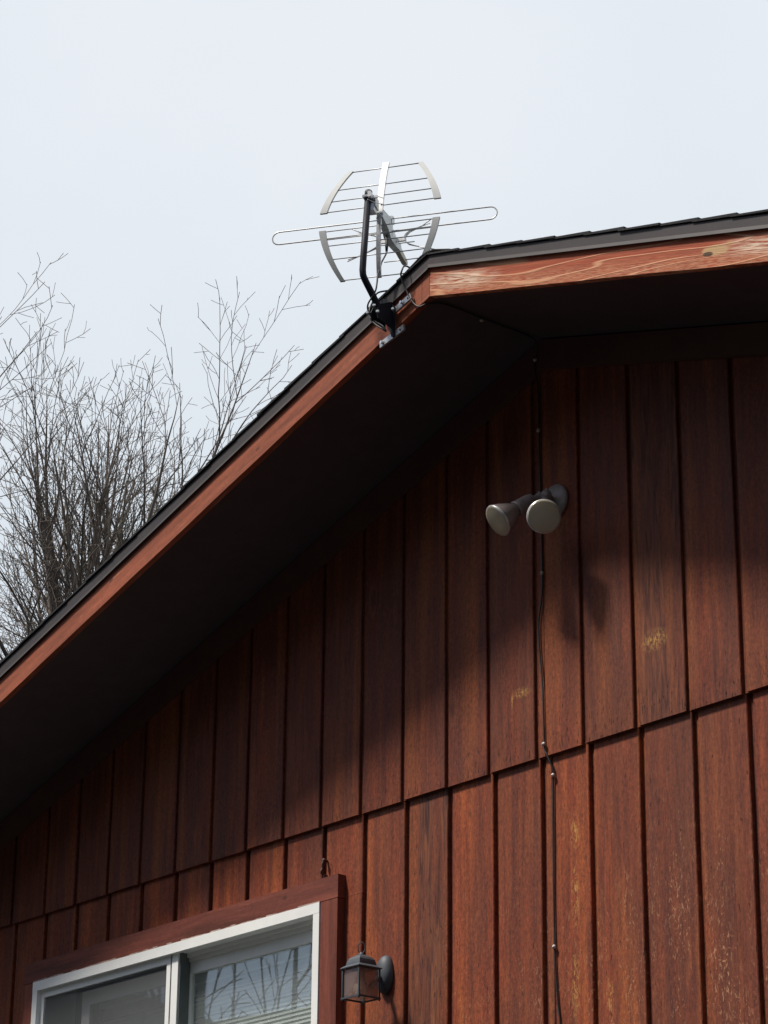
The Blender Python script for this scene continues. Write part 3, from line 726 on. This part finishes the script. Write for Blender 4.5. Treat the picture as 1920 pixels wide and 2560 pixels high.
# ------------------------------------------------------------------ coaxial cable and its clips
def tubeobj(name, P, r, mat, parent=None, n=8, k=6):
    q = MB(); q.tube(smooth_path(P, k), r, n); return q.build(name, mat, parent)
cable = tubeobj('coaxial_cable', [A(.002, .135, .030), A(.0025, .132, .005), A(.003, .125, -.012), A(.002, .11, -.032), A(.001, .085, -.062), A(.002, .064, -.095), (2.7475, -.534, 1.424), (2.7535, -.542, 1.391),
    (2.757, -.550, 1.362), (2.752, -.560, 1.338), (2.738, -.562, 1.322), (2.724, -.552, 1.312), (2.716, -.535, 1.298), (2.7264, -.532, 1.281), (2.7449, -.531, 1.266), (2.766, -.527, 1.248), (2.772, -.520, 1.232), (2.765, -.530, 1.240), (2.740, -.535, 1.262), (2.722, -.538, 1.285), (2.711, -.535, 1.32), (2.706, -.515, 1.365), (2.706, -.498, 1.392),
    (2.718, -.458, 1.409), (2.76, -.420, 1.419), (2.798, -.430, 1.431), (2.812, -.462, 1.445), (2.819, -.490, 1.440), (2.8205, -.501, 1.4205), (2.814, -.4985, 1.405), (2.820, -.485, 1.365), (2.843, -.477, 1.316), (2.868, -.472, 1.292), (2.885, -.455, 1.3005), (2.906, -.40, 1.3085), (2.9085, -.25, 1.3080), (2.9085, -.08, 1.3080),
    (2.9075, -.045, 1.300), (2.900, -.030, 1.275), (2.886, -.0245, 1.2515), (2.882, -.020, 1.21), (2.8800, -.007, 1.15), (2.879, -.005, 1.02), (2.881, -.005, .80), (2.8855, -.005, .5576), (2.880, -.005, .48), (2.8669, -.005, .417), (2.866, -.005, .36),
    (2.8701, -.005, .3044), (2.880, -.005, .20), (2.884, -.005, .032), (2.8925, -.004, .0), (2.905, .003, -.035), (2.9095, .0075, -.060), (2.905, .0075, -.10), (2.9037, .0075, -.25), (2.901, .0075, -.42), (2.9025, .0075, -.555), (2.904, .0075, -.62), (2.912, .0075, -.72), (2.921, .0075, -.80), (2.925, .0075, -1.0), (2.93, .0075, -2.2), (2.93, .0075, -3.6)], .0027, RUB, k=5)
meta(cable, 'black coaxial cable running from the antenna under the ridge and down the board wall', 'cable')
q = MB(); q.tube([A(.002, .134, .055), A(.002, .134, .018), A(.003, .130, -.004)], [.0055, .0055, .0035], 10); q.build('rubber_boot', RUB, cable)
clips = [((2.9085, -.262, 1.302), (0, 0, -1), 'small pale cable clip on the dark soffit seam under the ridge'),
         ((2.8885, -.024, 1.2475), (0, -1, 0), 'pale cable clip highest on the wall, just under the roof peak'),
         ((2.8793, -.006, 1.0205), (0, -1, 0), 'pale cable clip on the dark upper siding above the flood light'),
         ((2.8862, -.006, .5576), (0, -1, 0), 'pale cable clip on the siding not far below the flood light'),
         ((2.8845, -.006, .032), (0, -1, 0), 'pale cable clip just above the siding drip line'),
         ((2.9085, .0065, -.0640), (0, -1, 0), 'pale cable clip just below the siding drip line'),
         ((2.9030, .0065, -.5600), (0, -1, 0), 'lowest pale cable clip in view, low on the siding')]
c0 = None
def clip_mesh():
    q = MB(); q.lathe((0, 0, 0), (0, -1, 0), [(.0030, -.002), (.0062, .001), (.0066, .004), (.0046, .0065), (0, .0072)], 12); return q
for i, (p, d, lab) in enumerate(clips):
    if c0 is None:
        o = clip_mesh().build('cable_clip', CLIP); c0 = o
        nl = MB(); nl.lathe((0, 0, 0), (0, -1, 0), [(.0019, .006), (.0021, .0088), (0, .0092)], 8); hd = nl.build('nail_head', BOLT, o)
    else:
        o = c0.copy(); COL.objects.link(o); h2 = hd.copy(); COL.objects.link(h2); h2.parent = o
    o.location = p; o.rotation_euler = (math.radians(90), 0, 0) if d[2] else (0, 0, 0)
    meta(o, lab, 'cable clip', 'cable clips along the coaxial cable')

# ------------------------------------------------------------------ twin flood light
PC = Vector((2.947, -.001, .7696))
fl = empty('flood_light', PC, 'twin bronze flood light with two round pale bulbs under the gable', 'flood light')
q = MB(); q.lathe(PC, (0, -1, 0), [(.052, 0), (.053, .006), (.050, .012), (.036, .017), (.018, .019)], 32); q.build('wall_plate', BRZ, fl)
def lampset(knob, axis, face):
    axis = Vector(axis).normalized(); face = Vector(face); back = face - axis*.125
    q = MB(); mid = Vector(knob); q.tube([PC+Vector((0, -.014, 0)) + (mid-PC)*.25, mid, (mid+back)/2, back], [.010, .0125, .013, .012], 12)
    q.lathe(mid, axis, [(0, -.017), (.012, -.013), (.0165, 0), (.012, .013), (0, .017)], 16)
    arm = q.build('swivel_arm', BRZ, fl)
    q = MB(); q.lathe(mid+Vector((0, 0, .012)), (0, 0, 1), [(.0045, 0), (.0045, .007), (.002, .009)], 8); q.build('wing_nut', CLIP, arm)
    q = MB(); q.lathe(back, axis, [(.012, -.022), (.0185, -.018), (.0225, .0), (.0245, .040), (.0260, .047), (.0235, .050)], 24); q.build('socket', BRZ, fl)
    q = MB(); q.lathe(back, axis, [(.020, .046), (.024, .056), (.034, .075), (.0435, .097), (.0485, .113), (.0492, .1165)], 32); b = q.build('bulb', m_refl, fl)
    q = MB(); q.lathe(back, axis, [(.0492, .1165), (.0505, .1185), (.0495, .1225), (.0475, .1235)], 40); q.build('rim', ALU, b)
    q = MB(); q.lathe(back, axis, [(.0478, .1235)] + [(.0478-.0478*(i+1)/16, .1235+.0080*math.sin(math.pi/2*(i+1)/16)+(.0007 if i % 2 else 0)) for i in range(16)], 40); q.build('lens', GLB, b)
    q = MB(); q.lathe(back, axis, [(.0473, .1215), (.0445, .112), (.037, .098), (.026, .086), (.012, .078), (0, .076)], 40); q.build('silvered_bowl', BOWL, b, recalc=False)
    q = MB(); q.lathe(back, axis, [(.005, .078), (.0065, .090), (.005, .103), (0, .106)], 12); q.build('filament_tube', WHT, b)
m_refl = m_simple('bulb_reflector_body', (.26, .215, .20), .5, .1, .15, 50, .1)
lampset((2.955, -.05, .775), (.74, -.585, -.33), (3.062, -.160, .6465))
lampset((2.930, -.055, .772), (-.27, -.753, -.60), (2.899, -.198, .6700))

# ------------------------------------------------------------------ wall lantern
LC = Vector((2.1825, -.108, 0)); s_ = .039; LT, LB = -.527, -.614
lan = empty('wall_lantern', (2.156, .0, -.523), 'small black wall lantern with smoky glass and a pale bulb beside the window', 'lantern')
q = MB(); q.lathe((2.156, .012, -.523), (0, -1, 0), [(.059, 0), (.059, .008), (.056, .014), (.047, .022), (.032, .028), (.014, .031), (0, .032)], 36, sx=.60); q.build('wall_plate', IRON, lan)
q = MB(); q.tube(smooth_path([(2.160, -.020, -.535), (2.166, -.036, -.545), (2.176, -.055, -.560), (2.182, -.070, -.572)], 4), .0085, 10); q.build('bracket_arm', IRON, lan)
q = MB()
def sqring(z, h): return [LC+Vector((sx*h, sy*h, z)) for sx, sy in ((-1, -1), (1, -1), (1, 1), (-1, 1))]
lv = [(LT+.001, s_+.0055), (LT+.0035, s_+.006), (LT+.006, s_+.003), (LT+.012, s_*.84), (LT+.020, s_*.80), (LT+.028, s_*.74), (LT+.035, s_*.60), (LT+.040, s_*.40), (LT+.0425, s_*.30)]
V = []
for z, h in lv: V += sqring(z, h)
q.add(V, [(i*4+k, i*4+(k+1) % 4, (i+1)*4+(k+1) % 4, (i+1)*4+k) for i in range(len(lv)-1) for k in range(4)] + [(0, 3, 2, 1), tuple(4*(len(lv)-1)+k for k in range(4))])
q.lathe(LC+Vector((0, 0, LT+.0425)), (0, 0, 1), [(.011, 0), (.011, .003), (.005, .004), (.005, .009)], 12)
cap = q.build('roof_cap', IRON, lan)
q = MB(); P = [LC+Vector((.0110*math.sin(t)*.62, .0110*math.sin(t)*.78, LT+.0655+.0165*-math.cos(t))) for t in [2*math.pi*k/20 for k in range(20)]]; q.tube(P, .0014, 6, closed=True); q.build('hanging_loop', IRON, cap)
q = MB()
for sx, sy in ((-1, -1), (1, -1), (1, 1), (-1, 1)):
    c = LC+Vector((sx*s_, sy*s_, 0)); q.box((c.x, c.y, (LT+LB)/2), (.0021, .0021, (LT-LB)/2+.001)); q.lathe((c.x, c.y, LB-.002), (0, 0, -1), [(.0026, 0), (.0034, .002), (.002, .005), (0, .0065)], 8)
for z in (LB, ):
    for k in range(4):
        a = sqring(z, s_+.0012); p0, p1 = a[k], a[(k+1) % 4]; d = (p1-p0).normalized(); q.box((p0+p1)/2, ((p1-p0).length/2+.0024, .0022, .0026), (d, Vector((0, 0, 1)).cross(d), (0, 0, 1)))
q.build('cage', IRON, lan)
for k in range(4):
    a = sqring(0, s_-.003); p0, p1 = a[k], a[(k+1) % 4]; d = (p1-p0).normalized()
    q = MB(); q.box(((p0+p1)/2)+Vector((0, 0, (LT+LB)/2)), ((p1-p0).length/2-.001, .0008, (LT-LB)/2-.003), (d, Vector((0, 0, 1)).cross(d), (0, 0, 1))); q.build('glass_pane', GLD, lan)
q = MB(); q.lathe(LC+Vector((0, 0, LT-.004)), (0, 0, -1), [(.011, 0), (.011, .022), (.014, .030), (.0205, .043), (.0235, .055), (.022, .066), (.015, .075), (.006, .079), (0, .0795)], 24); q.build('light_bulb', BULB, lan)

# ------------------------------------------------------------------ small hook above the casing
hk = empty('wall_hook', (1.858, .012, -.115), 'small rusty metal hook in a siding groove above the window corner', 'hook')
RUST = m_simple('rusty_steel', (.085, .045, .035), .7, .2, .3, 80, .3)
q = MB(); q.lathe((1.858, .010, -.116), (0, -1, 0), [(.0045, 0), (.0045, .010), (.007, .012), (.007, .017), (.003, .019)], 10); q.build('screw_boss', RUST, hk)
q = MB(); q.tube(smooth_path([(1.858, -.004, -.116), (1.858, -.010, -.128), (1.858, -.009, -.142), (1.858, -.014, -.152), (1.858, -.010, -.160), (1.858, -.003, -.158)], 5), .0032, 8); q.build('hook_wire', RUST, hk)
q = MB(); q.lathe((1.859, .004, -.166), (0, 0, 1), [(.0045, -.006), (.007, -.004), (.007, .003), (.004, .006)], 8); q.build('lower_stud', RUST, hk)

# ------------------------------------------------------------------ trees
def grow(mbs, p, d, L, r, lvl, rg, spec, flat=None):
    """lvl 0 = limb. Continues as a wavering tapering shoot and throws side shoots"""
    seg = spec['seg'][lvl]; n = max(2, int(L/seg)); pts = [p.copy()]; rad = [r]; d = d.normalized(); rt = spec['rtip']
    tip = rt
    for i in range(n):
        d = (d + Vector((rg.gauss(0, 1), rg.gauss(0, 1), rg.gauss(0, .7)))*spec['wob'][lvl] + Vector((0, 0, spec['up'][lvl]))).normalized()
        p = p + d*(L/n); pts.append(p.copy()); rad.append(r + (tip-r)*((i+1)/n)**.8)
    mbs[0 if lvl <= 1 else 1].tube(pts, rad, (6, 5, 4, 3, 3)[lvl], smooth=True, caps=False)
    if lvl >= spec['max']: return
    nc = spec['kids'][lvl]; nc = max(1, int(nc*rg.uniform(.75, 1.25)*min(1.3, L/spec['ref'][lvl])))
    az = rg.uniform(0, 6.28)
    for c in range(nc):
        t = spec['t0'][lvl] + (1-spec['t0'][lvl])*(c+rg.random())/nc; t = min(t, .97)
        f = t*n; i = min(int(f), n-1); q = pts[i].lerp(pts[i+1], f-i); rr = rad[i] + (rad[i+1]-rad[i])*(f-i)
        base = (pts[i+1]-pts[i]).normalized(); az += 2.4 + rg.uniform(-.5, .5)
        a = Vector((0, 0, 1)) if abs(base.z) < .9 else Vector((1, 0, 0)); X = base.cross(a).normalized(); Y = base.cross(X)
        an = math.radians(rg.uniform(*spec['ang'][lvl])); nd = base*math.cos(an) + (X*math.cos(az)+Y*math.sin(az))*math.sin(an)
        cl_ = L*spec['ratio'][lvl]*(1.12-.72*t)*rg.uniform(.7, 1.25)
        grow(mbs, q, nd, max(cl_, spec['seg'][lvl+1]*2), max(rt, rr*spec['rr'][lvl]), lvl+1, rg, spec)
def tree(label, base, fork, limbs, seed, spec, rt, group=None):
    rg = random.Random(seed); root = empty('bare_tree', base, label, 'tree', group)
    base, fork = Vector(base), Vector(fork); mbs = [MB(), MB()]; tr_ = MB()
    P = [base, base.lerp(fork, .35)+Vector((rg.uniform(-.2, .2), rg.uniform(-.2, .2), 0)), base.lerp(fork, .7)+Vector((rg.uniform(-.15, .15), rg.uniform(-.15, .15), 0)), fork]
    Q = smooth_path(P, 5); tr_.tube(Q, [rt*(1.35-.5*i/(len(Q)-1)) for i in range(len(Q))], 12, caps=False)
    for (dx, dy, dz, L, r, start) in limbs:
        st_ = base.lerp(fork, start); grow(mbs, st_, Vector((dx, dy, dz)), L, r, 0, rg, spec)
    tr_.build('trunk', BARK, root, recalc=False)
    mbs[0].build('branches', BARK, root, recalc=False); mbs[1].build('twigs', BARK, root, recalc=False)
SPEC = dict(seg=(.26, .17, .11, .08, .07), wob=(.045, .075, .12, .15, .15), up=(.010, .022, .030, .025, .02), rtip=.0029, max=3, kids=(13, 10, 5, 0), ref=(5., 2.0, 1.0, 1), t0=(.12, .10, .15, 0),
            ang=((15, 36), (22, 46), (28, 60), (30, 60)), ratio=(.50, .40, .40, 0), rr=(.62, .58, .6, 0))
rg = random.Random(11)
def fan(n_, tilt, Lr, r, bias=(0, 0), start=(.82, 1.)):
    o = []
    for i in range(n_):
        az = 2*math.pi*(i/n_) + rg.uniform(-.25, .25); ti = math.radians(rg.uniform(*tilt)); 
        o.append((math.sin(ti)*math.cos(az)+bias[0], math.sin(ti)*math.sin(az)+bias[1], math.cos(ti), rg.uniform(*Lr), r*rg.uniform(.75, 1.15), rg.uniform(*start)))
    return o
# R_ in the picture points right; a little bias that way
tree('largest bare tree, fanning its twigs out behind the left roof slope', (-14.0, 9.2, ZG-.1), (-14.3, 9.3, 5.9),
     fan(9, (3, 14), (3.5, 4.2), .060, (.04, .05), (.88, 1)) + fan(15, (18, 36), (3.9, 4.8), .054, (.20, .24), (.82, 1)) + fan(12, (40, 62), (3.2, 4.6), .036, (.14, .18), (.78, 1)), 3, SPEC, .24)
SP2 = dict(SPEC); SP2['kids'] = (9, 8, 5, 0)
tree('bare tree whose branch tips reach in at the left edge above the others', (-14.9, 6.2, ZG-.1), (-14.9, 6.3, 6.0),
     fan(4, (4, 12), (3.4, 4.0), .05, (-.12, -.15)) + [(.50, .26, .80, 4.2, .036, 1.), (.40, .18, .86, 4.3, .036, 1.), (.56, .36, .66, 3.9, .03, .97)] + fan(4, (30, 50), (2.8, 3.4), .04, (-.1, -.12)), 8, SP2, .2)
SP3 = dict(SPEC); SP3['kids'] = (12, 9, 6, 0); SP3['rtip'] = .0036
tree('slender bare tree behind the roof edge, right of the big fanning tree', (-17.7, 13.6, ZG-.1), (-17.6, 13.5, 7.0),
     fan(9, (4, 18), (2.3, 2.8), .04, (.0, .0)) + fan(10, (22, 40), (2.2, 2.9), .036, (.0, .0)), 21, SP3, .2)
tree('bare tree standing lower behind the left edge of the roof', (-19.6, 13.2, ZG-.1), (-19.4, 13.3, 7.2),
     fan(9, (4, 20), (4.2, 5.0), .05) + fan(14, (24, 50), (3.4, 4.4), .04), 33, SP3, .25)
# a tree across the yard that the window glass mirrors
SP4 = dict(SPEC); SP4['kids'] = (5, 5, 2, 0); SP4['rtip'] = .005
tree('bare yard tree in front of the house, mirrored in the window glass', (-9.5, -8.3, ZG-.1), (-9.4, -8.2, -1.2),
     fan(7, (5, 22), (5.5, 7), .05, start=(.8, 1)) + fan(9, (28, 55), (4.5, 6), .04, start=(.7, 1)), 44, SP4, .25)
